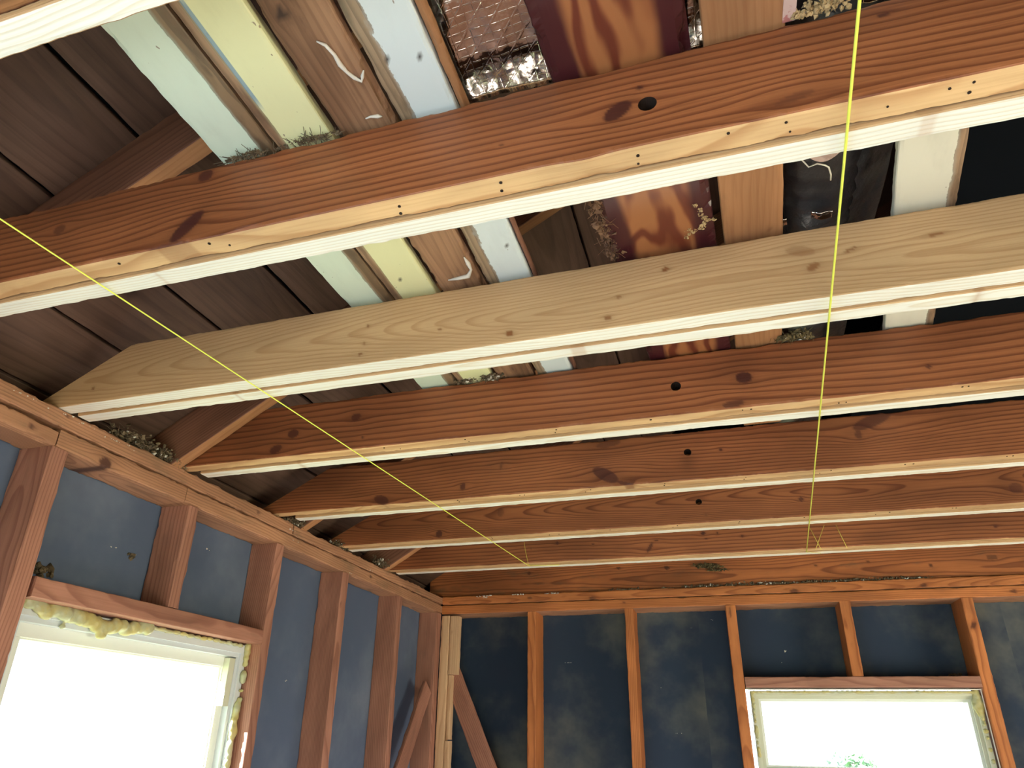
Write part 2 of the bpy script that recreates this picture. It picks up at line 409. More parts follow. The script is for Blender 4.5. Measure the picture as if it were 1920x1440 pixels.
def clump(name, centers, n, spread, size, mats, parent=None, seed=1, flat=.6, fibres=0):
    """heap of crumbs and fibres around the given centres"""
    r = random.Random(seed); bm = bmesh.new()
    for _ in range(n):
        c = Vector(r.choice(centers)); p = c + Vector((r.gauss(0, spread[0]), r.gauss(0, spread[1]), abs(r.gauss(0, spread[2])) * (1 if spread[2] > 0 else 0)))
        s = size*r.uniform(.4, 1.5)
        mt = Matrix.Translation(p) @ Matrix.Rotation(r.uniform(0, 6.3), 4, Vector((r.random(), r.random(), r.random()+.01)).normalized()) @ Matrix.Diagonal((s, s*r.uniform(.5, 1), s*flat*r.uniform(.4, 1), 1))
        q = bmesh.ops.create_icosphere(bm, subdivisions=1, radius=1, matrix=mt)
        mi = 1 if (len(mats) > 1 and r.random() < .06) else 0
        fs = set(f for v_ in q['verts'] for f in v_.link_faces)
        for v_ in q['verts']: v_.co += Vector((r.gauss(0, .2), r.gauss(0, .2), r.gauss(0, .2)))*s
        for f in fs: f.material_index = mi
    for _ in range(fibres):
        c = Vector(r.choice(centers)); p = c + Vector((r.gauss(0, spread[0]), r.gauss(0, spread[1]), abs(r.gauss(0, spread[2]))))
        d = Vector((r.gauss(0, 1), r.gauss(0, 1), r.gauss(0, .6))).normalized(); l = r.uniform(.006, .022)
        a = d.orthogonal().normalized()*.0006; b = d.cross(a)
        q1 = [bm.verts.new(p + x) for x in (a, b, -a, -b)]; p2 = p + d*l + Vector((0, 0, -.002)); q2 = [bm.verts.new(p2 + x*.6) for x in (a, b, -a, -b)]
        for k in range(4): bm.faces.new((q1[k], q1[(k+1) % 4], q2[(k+1) % 4], q2[k]))
    me = bpy.data.meshes.new(name); bm.to_mesh(me); bm.free()
    return link_mesh(name, me, parent, mats)
def discs(name, pts, axis, r, mat, parent):
    """nail holes drawn as thin dark plugs, their shade put into the colour"""
    bm = bmesh.new()
    for p in pts:
        rr_ = r*random.uniform(.7, 1.3)
        if axis == 'z': mt = Matrix.Translation(p)
        else: mt = Matrix.Translation(p) @ Matrix.Rotation(math.pi/2, 4, 'X')
        bmesh.ops.create_cone(bm, cap_ends=True, segments=7, radius1=rr_, radius2=rr_*.9, depth=.0012, matrix=mt)
    me = bpy.data.meshes.new(name); bm.to_mesh(me); bm.free()
    o = link_mesh(name, me, None, (mat,)); o['kind'] = 'stuff'
    if parent:
        o.parent = parent; o.matrix_basis = PMAT[parent.name].inverted()
    return o

# ------------------------------------------------------------------ measured layout (metres; z=0 is the levelled ceiling plane)
FY = {0: -.4290, 1: -.0561, 2: .3289, 3: .7114, 4: 1.1431, 5: 1.5567, 6: 1.9697}      # front faces of the joists
SY = {0: -.3570, 1: .0176, 2: .4026, 3: .7851, 4: 1.2168, 5: 1.6304, 6: 2.0434}       # far faces of the sister boards
BZ = {0: .007, 1: .0050, 2: .0045, 3: .0060, 4: .0075, 5: .0055, 6: .0040}
HT = {0: .141, 1: .1385, 2: .1341, 3: .1437, 4: .141, 5: .141, 6: .141}
TS = .0345; TJ = .0379; YB = 2.5916; ZT = .0052; ZB = -.0805; ZM = -.036
XR = 4.60; YR = -3.6; ZF = -2.45; PITCH = .60; DK = .135
SH = .15                                             # depth of the back wall

# ------------------------------------------------------------------ structure: floor, ground, far walls
fl = empty('floor', (0, 0, 0), 'structure')
for i in range(8):
    y0 = YR + i*.78
    wood('plank', (0.0, y0, ZF-.02), (1, 0, 0), (0, 1, 0), XR, .775, .02, ('floor',), fl, seed=300+i, us=np.linspace(0, XR, 12), nface=(4, 1, 1, 1))
    # face of these planks looks to -z*...; thickness goes up so the upper side is the back of the sweep
box('ground', (-60, -60, -3.2), (60, 60, -3.0), 'ground')['kind'] = 'structure'
wr = empty('wall_right', (0, 0, 0), 'structure')
boxes('sheathing_panel', [((XR, YR, ZF), (XR+.02, -.6, .2)), ((XR, 1.2, ZF), (XR+.02, YB+.15, .2)), ((XR, -.6, ZF), (XR+.02, 1.2, -1.95)), ((XR, -.6, -.55), (XR+.02, 1.2, .2))], 'wallpaint', wr)
wf = empty('wall_front', (0, 0, 0), 'structure')
boxes('sheathing_panel', [((-.1, YR-.02, ZF), (1.3, YR, .2)), ((2.5, YR-.02, ZF), (XR, YR, .2)), ((1.3, YR-.02, -.75), (2.5, YR, .2))], 'wallpaint', wf)

# ------------------------------------------------------------------ wall_left
wl = empty('wall_left', (0, 0, 0), 'structure')
FN = lambda a, b, st: np.arange(a, b + st, st)
# double top plate
beam_left('top_plate', YR, .345, ZB, ZM-.006, seed=1, parent=wl, wane=.003, nface=(10, 8, 2, 2), us=np.concatenate([np.linspace(0, .8, 90), np.linspace(.85, .345-YR, 20)]), freq=150, knots=[(.06, .02, .006, .006, 0, .9)])
beam_left('top_plate', .348, .745, ZB, ZM, seed=2, parent=wl, wane=.0025, nface=(10, 8, 2, 2), us=np.linspace(0, .397, 70), freq=170, knots=[(.266, .010, .017, .014, .2, 1)], pith=(-.06, .05))
beam_left('top_plate', .747, YB, ZB, ZM, seed=3, parent=wl, wane=.0022, nface=(10, 8, 2, 2), us=np.linspace(0, YB-.747, 200), freq=165, pith=(.09, .06), knots=[(YB-1.815, .026, .008, .006, 0, .9)])
beam_left('top_plate', YR, 1.245, ZM+.0005, ZT, seed=4, parent=wl, wane=.003, nface=(10, 3, 2, 4), us=np.concatenate([np.linspace(0, 1.6, 200), np.linspace(1.65, 1.245-YR, 20)]), freq=150, pith=(.12, .05), knots=[(.19, .02, .006, .005, 0, .7), (.89, .03, .006, .004, 0, .7)])
beam_left('top_plate', 1.252, YB, ZM+.0005, ZT-.002, seed=5, parent=wl, wane=.004, nface=(10, 3, 2, 4), us=np.linspace(0, YB-1.252, 150), freq=150, pith=(-.04, .07))
SU = lambda L: np.linspace(0, L, max(4, int(L/.012)))
studs = [(.342, .385, -2.4, ZB), (1.172, 1.2135, -2.4, ZB), (1.599, 1.6465, -2.4, ZB), (2.081, 2.1255, -2.4, ZB), (2.530, 2.5890, -2.4, ZB), (-.06, -.02, -2.4, ZB), (-.47, -.43, -2.4, ZB), (-.88, -.84, -2.4, ZB), (-2.3, -2.26, -2.4, ZB), (-3.1, -3.06, -2.4, ZB)]
for i, (a, b, z0, z1) in enumerate(studs):
    L = z1 - z0; us = np.concatenate([np.linspace(0, L-.8, 12), np.linspace(L-.79, L, 70)])
    stud_left('stud', a, b, z0, z1, seed=20+i, parent=wl, us=us, nface=(6, 8, 2, 8), wane=.001, bow=.001,
              knots=[] if i != 2 else [(L-.12, .01, .006, .004, 0, .6)], wob=.008)
stud_left('cripple_stud', .767, .8075, -.3465, ZB, seed=40, parent=wl, us=SU(.266), nface=(6, 8, 2, 8), wane=.002)
stud_left('cripple_stud', 1.133, 1.1715, -2.4, -2.0, seed=46, parent=wl)
beam_left('window_header', .391, 1.1715, -.3895, -.3475, ('stud', 'stud'), seed=41, parent=wl, us=SU(.78), nface=(8, 8, 2, 2), wane=.0007, freq=150)
box('sill_plate', (-.095, YR, ZF), (0, YB, ZF+.045), 'stud', wl)
# sill of the rough opening
beam_left('window_sill', .39, 1.17, -1.64, -1.60, ('stud',), seed=42, parent=wl)
# diagonal let-in brace near the corner, and the dark notch in the corner post
a = Vector((-.02, 2.1, -.93)); b = Vector((-.02, 2.405, -.50)); U = (b - a).normalized(); Wx = Vector((-1, 0, 0)); V = Wx.cross(U)
wood('brace', a + Vector((.0215, 0, 0)) - V*.03, U, V, (b-a).length + .10, .088, .019, ('stud',), wl, seed=43, nface=(8, 3, 2, 3), us=SU((b-a).length + .10), freq=150)
# sheathing panels with the opening cut out
boxes('sheathing_panel', [((-.108, YR, ZF), (-.095, -2.2, ZT)), ((-.108, -2.2, ZF), (-.095, -.9, -1.65)), ((-.108, -2.2, -1.05), (-.095, -.9, ZT)), ((-.108, -1.5, -1.65), (-.095, -.9, -1.05))], 'sheath_hazed', wl)
boxes('sheathing_panel', [((-.108, -.898, ZF), (-.095, .387, ZT)), ((-.108, .387, ZF), (-.095, 1.172, -1.60)), ((-.108, .387, -.392), (-.095, 1.172, ZT))], 'sheath_hazed', wl)
boxes('sheathing_panel', [((-.108, 1.174, ZF), (-.095, YB+.15, ZT))], 'sheath_hazed', wl)
# plugs and scrapes left on the sheathing
clump('plaster_crumb', [(-.094, .71, -.23), (-.094, .647, -.221), (-.094, 1.465, -.474), (-.094, .974, -.152), (-.094, 1.7, -.3)], 12, (.0005, .006, .005), .0022, ('debris_l',), wl, 5)['kind'] = 'stuff'
clump('foam_dab', [(-.093, .48, -.318), (-.093, .47, -.326)], 26, (.002, .014, .006), .008, ('debris',), wl, 6)['kind'] = 'stuff'
clump('foam_dab', [(-.094, .706, -.232)], 10, (.001, .006, .006), .006, ('debris',), wl, 16)['kind'] = 'stuff'
# white scraps of ceiling plaster stuck along the plate
fl_pts = [(0.0008, -.35 + .9*i/60 + random.uniform(-.01, .01), -.006 + random.gauss(0, .0025)) for i in range(60)]
clump('plaster_crumb', fl_pts, 90, (.0004, .004, 0), .0016, ('debris_l',), wl, 7)['kind'] = 'stuff'
clump('plaster_crumb', [(.0008, 1.24, -.02), (.0008, 1.25, -.05), (.0008, 1.8, -.03), (.0008, 1.65, -.075)], 26, (.0004, .012, 0), .0018, ('debris_l',), wl, 8)['kind'] = 'stuff'

# ------------------------------------------------------------------ wall_back
wb = empty('wall_back', (0, 0, 0), 'structure')
XE = 3.0
usb = np.concatenate([np.linspace(0, XR-2.7, 8), np.linspace(XR-2.68, XR, 260)])
wood_x('top_plate', 0.0, XR, YB, ZB, ZM-ZB-.001, SH, ('stud_warm', 'plate'), parent=wb, seed=50, us=XR-usb, nface=(10, 6, 1, 2), wane=.0016, freq=160, pith=(.1, .06),
       knots=[(.9, ZB+.028, .008, .005, 0, .7), (2.45, ZB+.02, .01, .007, 0, .8)])
wood_x('top_plate', 0.0, XR, YB, ZM, ZT-ZM, SH, ('stud_warm', 'plate'), parent=wb, seed=51, us=XR-usb, nface=(10, 6, 1, 2), wane=.0018, freq=180, pith=(.015, .03), wob=.006,
       knots=[(1.638, ZM+.005, .018, .012, 0, .9), (2.139, ZM+.010, .010, .008, 0, .9), (.752, ZM+.007, .016, .010, 0, .8), (.45, ZM+.02, .01, .006, 0, .6)])
for i, (a, b) in enumerate([(.439, .480), (.8985, .9385), (1.345, 1.3885), (2.259, 2.302), (2.70, 2.74), (3.15, 3.19), (3.6, 3.64), (4.05, 4.09)]):
    L = ZB + 2.4; us = np.concatenate([np.linspace(0, L-.8, 12), np.linspace(L-.79, L, 70)])
    stud_back('stud', a, b, -2.4, ZB, YB, depth=SH, seed=60+i, parent=wb, us=us, nface=(7, 8, 2, 8), wane=.0011, bow=.001,
              knots=[(L-.11, .022, .013, .008, .6, .9)] if i == 3 else ([(L-.03, .018, .02, .005, 0, .8)] if i == 2 else []))
stud_back('cripple_stud', 1.806, 1.8495, -.3775, ZB, YB, depth=SH, seed=70, parent=wb, us=SU(.3), nface=(7, 6, 2, 6), wane=.001, knots=[(.12, .02, .004, .003, 0, .9)])
wood_x('window_header', 1.3895, 2.258, YB, -.421, .0425, SH, ('stud', 'stud'), parent=wb, seed=71, us=1.3895+SU(.8685), nface=(8, 6, 2, 2), freq=150)
wood_x('window_sill', 1.39, 2.258, YB, -.80, .04, SH, ('stud', 'stud'), parent=wb, seed=72)
# new corner nailer (lighter timber, notched) and the diagonal brace
stud_back('nailer', .004, .047, -2.4, -.088, YB-.012, ('nailer',), depth=.05, seed=73, parent=wb, us=np.concatenate([np.linspace(0, 1.5, 8), np.linspace(1.55, 2.31, 60)]), nface=(6, 4, 2, 4))
stud_back('nailer_block', .0475, .094, -.362, -.09, YB-.010, ('nailer',), depth=.045, seed=74, parent=wb, us=SU(.27), nface=(6, 4, 2, 4), knots=[(.19, .012, .004, .004, 0, .9)])
stud_back('nailer_block', .0475, .072, -2.4, -.645, YB-.010, ('nailer',), depth=.045, seed=75, parent=wb, us=SU(1.75), nface=(5, 4, 2, 4))
stud_back('nailer_block', .0475, .068, -.645, -.363, YB-.002, ('nailer',), depth=.04, seed=76, parent=wb, us=SU(.28), nface=(5, 4, 2, 4))
a = Vector((.03, YB+.028, -.30)); b = Vector((.42, YB+.028, -1.14)); U = (a - b).normalized(); Wv_ = Vector((0, 1, 0)); V = Wv_.cross(U)
wood('brace', b - V*.045, U, V, (b-a).length, .088, .019, ('stud',), wb, seed=77, nface=(8, 3, 2, 3), us=SU((b-a).length), freq=150)
YS = YB + SH
for x0, x1 in ((-.11, 1.218), (1.218, 2.437), (2.437, XR)):
    if x0 < 1.5 < x1 or x0 < 2.2 < x1:
        L_ = [((x0, YS, ZF), (1.3895, YS+.013, ZT)), ((2.258, YS, ZF), (x1, YS+.013, ZT)), ((1.3895, YS, ZF), (2.258, YS+.013, -.80)), ((1.3895, YS, -.40), (2.258, YS+.013, ZT))]
    else: L_ = [((x0, YS, ZF), (x1, YS+.013, ZT))]
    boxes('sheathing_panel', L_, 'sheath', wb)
clump('plaster_crumb', [(1.576, YS-.002, -.262)], 5, (.001, .0005, 0), .0042, ('debris_l',), wb, 9)['kind'] = 'stuff'
clump('plaster_crumb', [(1.569, YS-.002, -.309), (1.195, YS-.002, -.153), (1.287, YS-.002, -.117), (1.29, YS-.002, -.12), (1.028, YS-.002, -.412), (.6, YS-.002, -.3), (2.3, YS-.002, -.5), (1.1, YS-.002, -.6)], 22, (.012, .0004, 0), .0014, ('debris_l',), wb, 10)['kind'] = 'stuff'
clump('foam_dab', [(2.21, YS-.002, -.367)], 16, (.012, .002, .004), .006, ('debris',), wb, 11)['kind'] = 'stuff'
clump('plaster_crumb', [(.224, YB-.001, .001), (.24, YB-.001, .003), (.388, YB-.001, .003), (.56, YB-.001, .002), (.215, YB-.001, -.006)], 80, (.016, .0006, 0), .0035, ('debris_l',), wb, 12)['kind'] = 'stuff'
pts = [(1.18 + 1.0*i/50, YB + .006 + random.uniform(0, .01), ZT + .002) for i in range(50)]
clump('dust_debris', pts, 520, (.012, .004, .004), .0045, ('debris', 'debris_l'), wb, 13, fibres=120)['kind'] = 'stuff'
clump('dust_debris', [(.87, YB+.004, ZT), (.9, YB+.004, ZT), (.94, YB+.004, ZT), (1.1, YB+.004, ZT)], 60, (.02, .003, .003), .0045, ('debris',), wb, 14)['kind'] = 'stuff'

# ------------------------------------------------------------------ windows
def foam_mesh(name, blobs, parent, voxel=.0035):
    bm = bmesh.new(); r = random.Random(len(blobs))
    for (p, s) in blobs:
        mt = Matrix.Translation(p) @ Matrix.Diagonal((s[0], s[1], s[2], 1))
        bmesh.ops.create_icosphere(bm, subdivisions=3, radius=1, matrix=mt)
    for v_ in bm.verts:
        n_ = mnoise.noise(v_.co*70)*.0025 + mnoise.noise(v_.co*160)*.001
        v_.co += v_.normal*n_ if v_.normal.length else Vector()
    me = bpy.data.meshes.new(name); bm.to_mesh(me); bm.free()
    o = link_mesh(name, me, parent, ('foam',))
    md = o.modifiers.new('join', 'REMESH'); md.mode = 'VOXEL'; md.voxel_size = voxel; md.use_smooth_shade = True
    o['kind'] = 'stuff'; return o
# window_1 in the left wall
w1 = empty('window_1', (0, 0, 0), 'structure')
y0, y1, z0, z1 = .389, 1.168, -1.596, -.394
def ring_yz(xa, xb, a0, a1, c0, c1, t_):
    return [((xa, a0, c1-t_), (xb, a1, c1)), ((xa, a0, c0), (xb, a1, c0+t_)), ((xa, a0, c0+t_), (xb, a0+t_, c1-t_)), ((xa, a1-t_, c0+t_), (xb, a1, c1-t_))]
boxes('frame', ring_yz(-.112, -.045, y0, y1, z0, z1, .024) + ring_yz(-.108, -.052, y0+.02, y1-.02, z0+.02, z1-.02, .016), 'vinyl_grey', w1, .001)
boxes('sash', ring_yz(-.104, -.072, y0+.034, y1-.034, z0+.034, z1-.034, .030) + ring_yz(-.100, -.078, y0+.062, y1-.062, z0+.062, z1-.062, .006), 'vinyl', w1, .0012)
box('jamb_liner', (-.074, y1-.062, z1-.17), (-.052, y1-.037, z1-.040), 'vinyl_beige', w1, .001)
box('pane', (-.090, y0+.06, z0+.06), (-.086, y1-.06, z1-.06), 'glass', w1)
bl = []; r = random.Random(3)
for (ya, za) in [(.427, -.398), (.452, -.405), (.470, -.412), (.490, -.404), (.512, -.408), (.535, -.408), (.556, -.410), (.58, -.412), (.604, -.418), (.622, -.424), (.640, -.420), (.655, -.414), (.675, -.411), (.692, -.416), (.712, -.410), (.735, -.406), (.755, -.404)]:
    bl.append(((-.040+r.uniform(-.004, .003), ya, za + .006), (.012, .016+r.uniform(0, .006), .014+r.uniform(0, .006))))
bl += [((-.04, .622, -.434), (.01, .012, .009)), ((-.045, .52, -.428), (.005, .007, .005)), ((-.04, .40, -.398), (.01, .012, .012))]
for ya in np.linspace(.78, 1.13, 14): bl.append(((-.043, ya, -.3965 + r.uniform(-.001, .001)), (.007, .016, .0045+r.uniform(0, .002))))
foam_mesh('foam_bead', bl, w1)
bl = []
for za, s_, yo in [(-.400, .010, 0), (-.415, .009, .001), (-.43, .008, 0), (-.445, .006, 0), (-.478, .010, 0), (-.488, .009, 0), (-.52, .004, 0), (-.545, .006, 0), (-.56, .010, -.004), (-.572, .011, -.006), (-.588, .010, -.006), (-.603, .010, -.010), (-.618, .013, -.010), (-.63, .014, -.006), (-.642, .011, -.010), (-.66, .010, -.012), (-.675, .011, -.012), (-.692, .011, -.010), (-.71, .012, -.01), (-.73, .012, -.01), (-.75, .012, -.01)]:
    bl.append(((-.040, 1.163 + yo, za), (.009, s_*1.15, s_*1.45)))
foam_mesh('foam_bead', bl, w1)
# window_2 in the back wall
w2 = empty('window_2', (0, 0, 0), 'structure')
x0, x1, z0, z1 = 1.397, 2.255, -.757, -.426; yf = YB + .012
def ring_xz(ya, yb, a0, a1, c0, c1, t_):
    return [((a0, ya, c1-t_), (a1, yb, c1)), ((a0, ya, c0), (a1, yb, c0+t_)), ((a0, ya, c0+t_), (a0+t_, yb, c1-t_)), ((a1-t_, ya, c0+t_), (a1, yb, c1-t_))]
boxes('frame', ring_xz(yf+.012, YS+.012, x0+.008, x1-.008, z0+.004, z1-.006, .018) + ring_xz(yf+.024, YS, x0+.022, x1-.022, z0+.02, z1-.02, .016), 'vinyl_beige', w2, .001)
boxes('nailing_fin', ring_xz(yf+.002, yf+.006, x0, x1, z0, z1, .0035), 'fin', w2)
boxes('sash', ring_xz(yf+.036, yf+.066, x0+.034, x1-.034, z0+.03, z1-.032, .014), 'vinyl', w2, .001)
box('pane', (x0+.044, yf+.048, z0+.04), (x1-.044, yf+.052, z1-.042), 'glass', w2)
bl = []; r = random.Random(8)
for xa in np.linspace(x0+.02, x1-.02, 46): bl.append(((xa, yf+.012, z1-.0105+r.uniform(-.001, .001)), (.014, .008, .0045+r.uniform(0, .002))))
for za, s_ in [(-.45, .006), (-.47, .008), (-.49, .008), (-.51, .007), (-.53, .006), (-.55, .005), (-.575, .007), (-.59, .010), (-.605, .008), (-.63, .005), (-.66, .008), (-.675, .008)]:
    bl.append(((x0+.015, yf+.012, za), (s_, .008, s_*1.7)))
for za, s_ in [(-.44, .014), (-.455, .017), (-.47, .02), (-.485, .021), (-.50, .018), (-.515, .013), (-.53, .009), (-.55, .008), (-.575, .009), (-.6, .006), (-.64, .007), (-.68, .008)]:
    bl.append(((x1-.013-s_*.35, yf+.012, za), (s_, .009, s_*1.1)))
foam_mesh('foam_bead', bl, w2)

# ------------------------------------------------------------------ roof: plank deck on rafters
rf = empty('roof', (0, 0, 0), 'structure')
ang = math.atan(PITCH); sl = math.hypot(1, PITCH)
gaps = [-.275, -.108, .056, .221, .387, .552, .718, .882, 1.038, 1.204, 1.369, 1.534, 1.70, 1.866, 2.032, 2.198, 2.30]
Ux = Vector((1, 0, PITCH)).normalized(); Nn = Vector((-PITCH, 0, 1)).normalized()
for i in range(len(gaps)-1):
    a, b = gaps[i], gaps[i+1]; wd = (b-a)*sl - .006
    # runs along y: U=+y ; V along slope ; W = U x V should point up/out
    V = -Ux; org = Vector((b, YR, b*PITCH + DK)) - Ux*.003
    L = YB + .3 - YR; s0 = -1.2 - YR
    us = np.concatenate([np.linspace(0, s0, 6), np.linspace(s0+.02, s0+3.0, 130), np.linspace(s0+3.05, L, 10)])
    kk = []
    if i == 2: kk = [(-YR+.27, .05, .02, .011, .5, .8), (-YR+.12, .10, .012, .008, 0, .7)]
    if i == 4: kk = [(-YR+.26, .16, .022, .014, .3, .9)]
    if i == 3: kk = [(-YR+.26, .11, .016, .007, .6, .7), (-YR+.42, .04, .012, .008, 0, .6)]
    wood('plank', org + Nn*0, (0, 1, 0), V, L, wd, .019, ('deck',) , rf, seed=100+i, us=us, nface=(12, 1, 1, 1), wane=.001, knots=kk, freq=rng.uniform(40, 70), pith=(rng.uniform(0, .16), rng.uniform(-.05, -.02)), taper=.05, wob=.01)
# far slope, gables, eave soffit, all near-black, the attic's darkness put into the colour
boxes('eave_panel', [((-.30, YR, -.12), (-.108, YB+.3, -.105)), ((-.305, YR, -.12), (-.285, YB+.3, -.012))], 'dark', rf)
me = bpy.data.meshes.new('roof_closing_panel')  # added above the deck to block sun through the plank gaps
vs = [(-.30, YR, -.30*PITCH+DK+.03), (2.32, YR, 2.32*PITCH+DK+.03), (2.32, YB+.3, 2.32*PITCH+DK+.03), (-.30, YB+.3, -.30*PITCH+DK+.03)]; vs2 = [(x, y, z+.01) for x, y, z in vs]
me.from_pydata(vs+vs2, [], [(0, 3, 2, 1), (4, 5, 6, 7), (0, 1, 5, 4), (1, 2, 6, 5), (2, 3, 7, 6), (3, 0, 4, 7)]); link_mesh('roof_closing_panel', me, rf, ('dark',))
me = bpy.data.meshes.new('roof_closing_panel'); z_r = 2.30*PITCH + DK
vs = [(2.28, YR, z_r+.04), (2.28, YB+.3, z_r+.04), (5.2, YB+.3, -.40), (5.2, YR, -.40)]; vs2 = [(x, y, z+.03) for x, y, z in vs]
me.from_pydata(vs+vs2, [], [(0, 1, 2, 3), (7, 6, 5, 4), (0, 4, 5, 1), (1, 5, 6, 2), (2, 6, 7, 3), (3, 7, 4, 0)]); link_mesh('roof_closing_panel', me, rf, ('dark',))
for yy in (YB+.17, YR-.02):
    me = bpy.data.meshes.new('gable_panel'); vs = [(-.64, yy, -.4), (5.2, yy, -.4), (5.2, yy, -.35), (2.3, yy, z_r+.08), (-.64, yy, -.2)]
    vs = [(-.31, yy, -.12), (5.2, yy, -.12), (5.2, yy, .05), (2.3, yy, z_r+.08), (-.31, yy, .01)]
    vs2 = [(x, y+.02, z) for x, y, z in vs]
    me.from_pydata(vs+vs2, [], [(0, 1, 2, 3, 4), (9, 8, 7, 6, 5)] + [(i, i+5, (i+1) % 5+5, (i+1) % 5) for i in range(5)]); link_mesh('gable_panel', me, rf, ('dark',))
RAFT = [(.022, 'beside the second joist from the top left'), (.673, ''), (1.292, ''), (1.931, '')]
def rafter(y, label, t_=.036):
    a = Vector((-.275, y, -.275*PITCH)); L = 2.555*sl
    U = -Ux; org = a + Ux*L
    h = DK/sl
    us = np.concatenate([np.linspace(0, L-1.6, 6), np.linspace(L-1.58, L, 90)])
    o = wood('rafter', org, U, Nn, L, h, t_, ('rafter', 'tan'), None, seed=int(y*100)+200, us=us, nface=(10, 4, 1, 1), freq=150, wane=.001)
    tag(o, label, 'rafter', 'roof rafters above the left wall plate'); return o
rafter(.0225, 'sloping rafter with tan underside above the large knotty red joist, ending under the mint board')
rafter(.673, 'sloping rafter with light underside rising from the left plate just behind the pale joist')
rafter(1.292, 'short rafter stub at the left plate between the triangular-knot joist and the swirl-grained joist')
rafter(1.931, 'small sloping rafter beside the last joist before the back wall')
rafter(-.59, 'sloping roof rafter above the near end of the room, mostly out of frame')

# ------------------------------------------------------------------ ceiling joists
def uj(x0, fine_to, st=.0045):
    return np.concatenate([np.arange(x0, fine_to, st), np.linspace(fine_to, XR, 10)])
KN = {
 0: [],
 1: [(.644, .035, .033, .0125, .80, 1), (.655, .128, .013, .011, 0, .9), (.389, .088, .012, .009, 0, .6), (1.267, .067, .0195, .0115, .62, 1), (1.296, .097, .004, .003, 0, 1), (1.462, .026, .022, .006, .25, .35), (1.569, .121, .006, .003, 0, .9), (1.12, .055, .003, .002, 0, .6), (.625, .002, .030, .010, 0, .4)],
 2: [(1.294, .106, .006, .004, .2, .9), (1.522, .064, .010, .006, .6, .7), (1.508, .098, .022, .010, -.3, .35), (1.017, .023, .006, .006, 0, .9), (1.192, .026, .007, .004, 0, .8), (.883, .054, .003, .003, 0, .8), (.722, .026, .004, .003, 0, .9), (1.212, .064, .004, .003, 0, .7), (.732, .087, .003, .003, 0, .8), (.081, .04, .004, .004, 0, .7), (.728, .048, .003, .003, 0, .6), (1.70, .088, .012, .0025, .1, .8), (1.58, .085, .009, .0025, .4, .8)],
 3: [(.503, .093, .013, .010, .3, .7), (.327, .067, .016, .012, 0, .8), (.282, .029, .018, .011, .3, .8), (1.422, .076, .017, .013, -.2, 1), (1.766, .052, .005, .004, 0, .8), (1.394, .017, .022, .008, .1, .7), (.528, .035, .003, .003, 0, .7)],
 4: [(1.055, .043, .040, .017, -.55, .85), (1.11, .012, .026, .005, -.35, .7), (.368, .024, .026, .014, -.4, .75), (.632, .045, .011, .008, 1.4, .8), (1.369, .087, .005, .004, 0, .9), (1.745, .128, .05, .016, .35, .75), (1.708, .094, .008, .012, 0, .6), (1.067, .135, .035, .010, .1, .5), (.75, .1, .012, .004, 1.3, .4)],
 5: [(.392, .027, .013, .012, 0, .9), (1.598, .061, .009, .007, 0, .8), (2.17, .049, .018, .016, 0, .6), (1.31, .03, .005, .004, 0, .3), (.62, .09, .012, .016, 0, .35)],
 6: [(1.428, .064, .004, .004, 0, .9), (1.341, .08, .004, .004, 0, .8), (1.29, .083, .008, .007, .3, 1), (1.30, .062, .005, .002, 0, .8), (1.09, .04, .022, .006, 1.0, .75), (1.115, .066, .008, .003, .2, .8), (.73, .079, .006, .005, 0, .9), (.873, .066, .005, .004, 0, .9), (2.236, .047, .006, .005, 0, .8), (.62, .06, .003, .003, 0, .6)],
}
HL = {1: [(1.303, .068, .0112)], 3: [(1.281, .074, .0110)], 4: [(1.282, .088, .0100)], 5: [(1.292, .076, .0100)]}
ST = {1: [(.25, .12, .25, .05, .35)], 3: [(1.42, .11, .06, .03, .35), (.1, .1, .2, .06, .5)], 4: [(1.6, .13, .3, .02, .35), (.15, .1, .2, .07, .5), (1.28, .06, .02, .03, .4)], 5: [(1.9, .05, .25, .03, .3), (.15, .08, .2, .07, .5), (2.15, .07, .05, .04, .5)], 6: [(1.88, .04, .08, .02, .5), (.8, .08, .15, .04, .3), (2.1, .07, .2, .03, .3), (.1, .08, .15, .06, .5)]}  # soft darker patches on the joist faces, several towards the left ends
PI_ = {0: (-.05, .08), 1: (.30, .10), 2: (.058, -.040), 3: (.26, .10), 4: (.16, .05), 5: (.072, -.035), 6: (.16, .08)}
FQ = {0: 150, 1: 92, 2: 170, 3: 70, 4: 112, 5: 190, 6: 90}
JL = {
 0: 'brown joist underside at the top left corner, cut off by the frame',
 1: 'large red-brown ceiling joist with a big oval knot beside a drilled hole, nearest full joist',
 2: 'pale yellow new pine ceiling joist between two red-brown ones',
 3: 'red-brown ceiling joist directly behind the pale pine joist, round knot and drilled hole',
 4: 'red-brown ceiling joist, second behind the pale one, with dark triangular knot low on its face',
 5: 'red-brown ceiling joist, third behind the pale one, with swirling cathedral grain',
 6: 'last red-brown ceiling joist before the back wall, fine strings tied across its face'}
def lump(x, v, w):                       # swollen grain on the underside of the big joist
    k = np.exp(-((x-1.222)/.028)**2)
    return v - np.where(v < .004, .0035*k*np.clip((.03-w)/.03, 0, 1), 0) + np.where(v < .004, .004*np.exp(-((x-1.235)/.018)**2)*np.clip((w-.02)/.02, 0, 1), 0), w
joists = {}
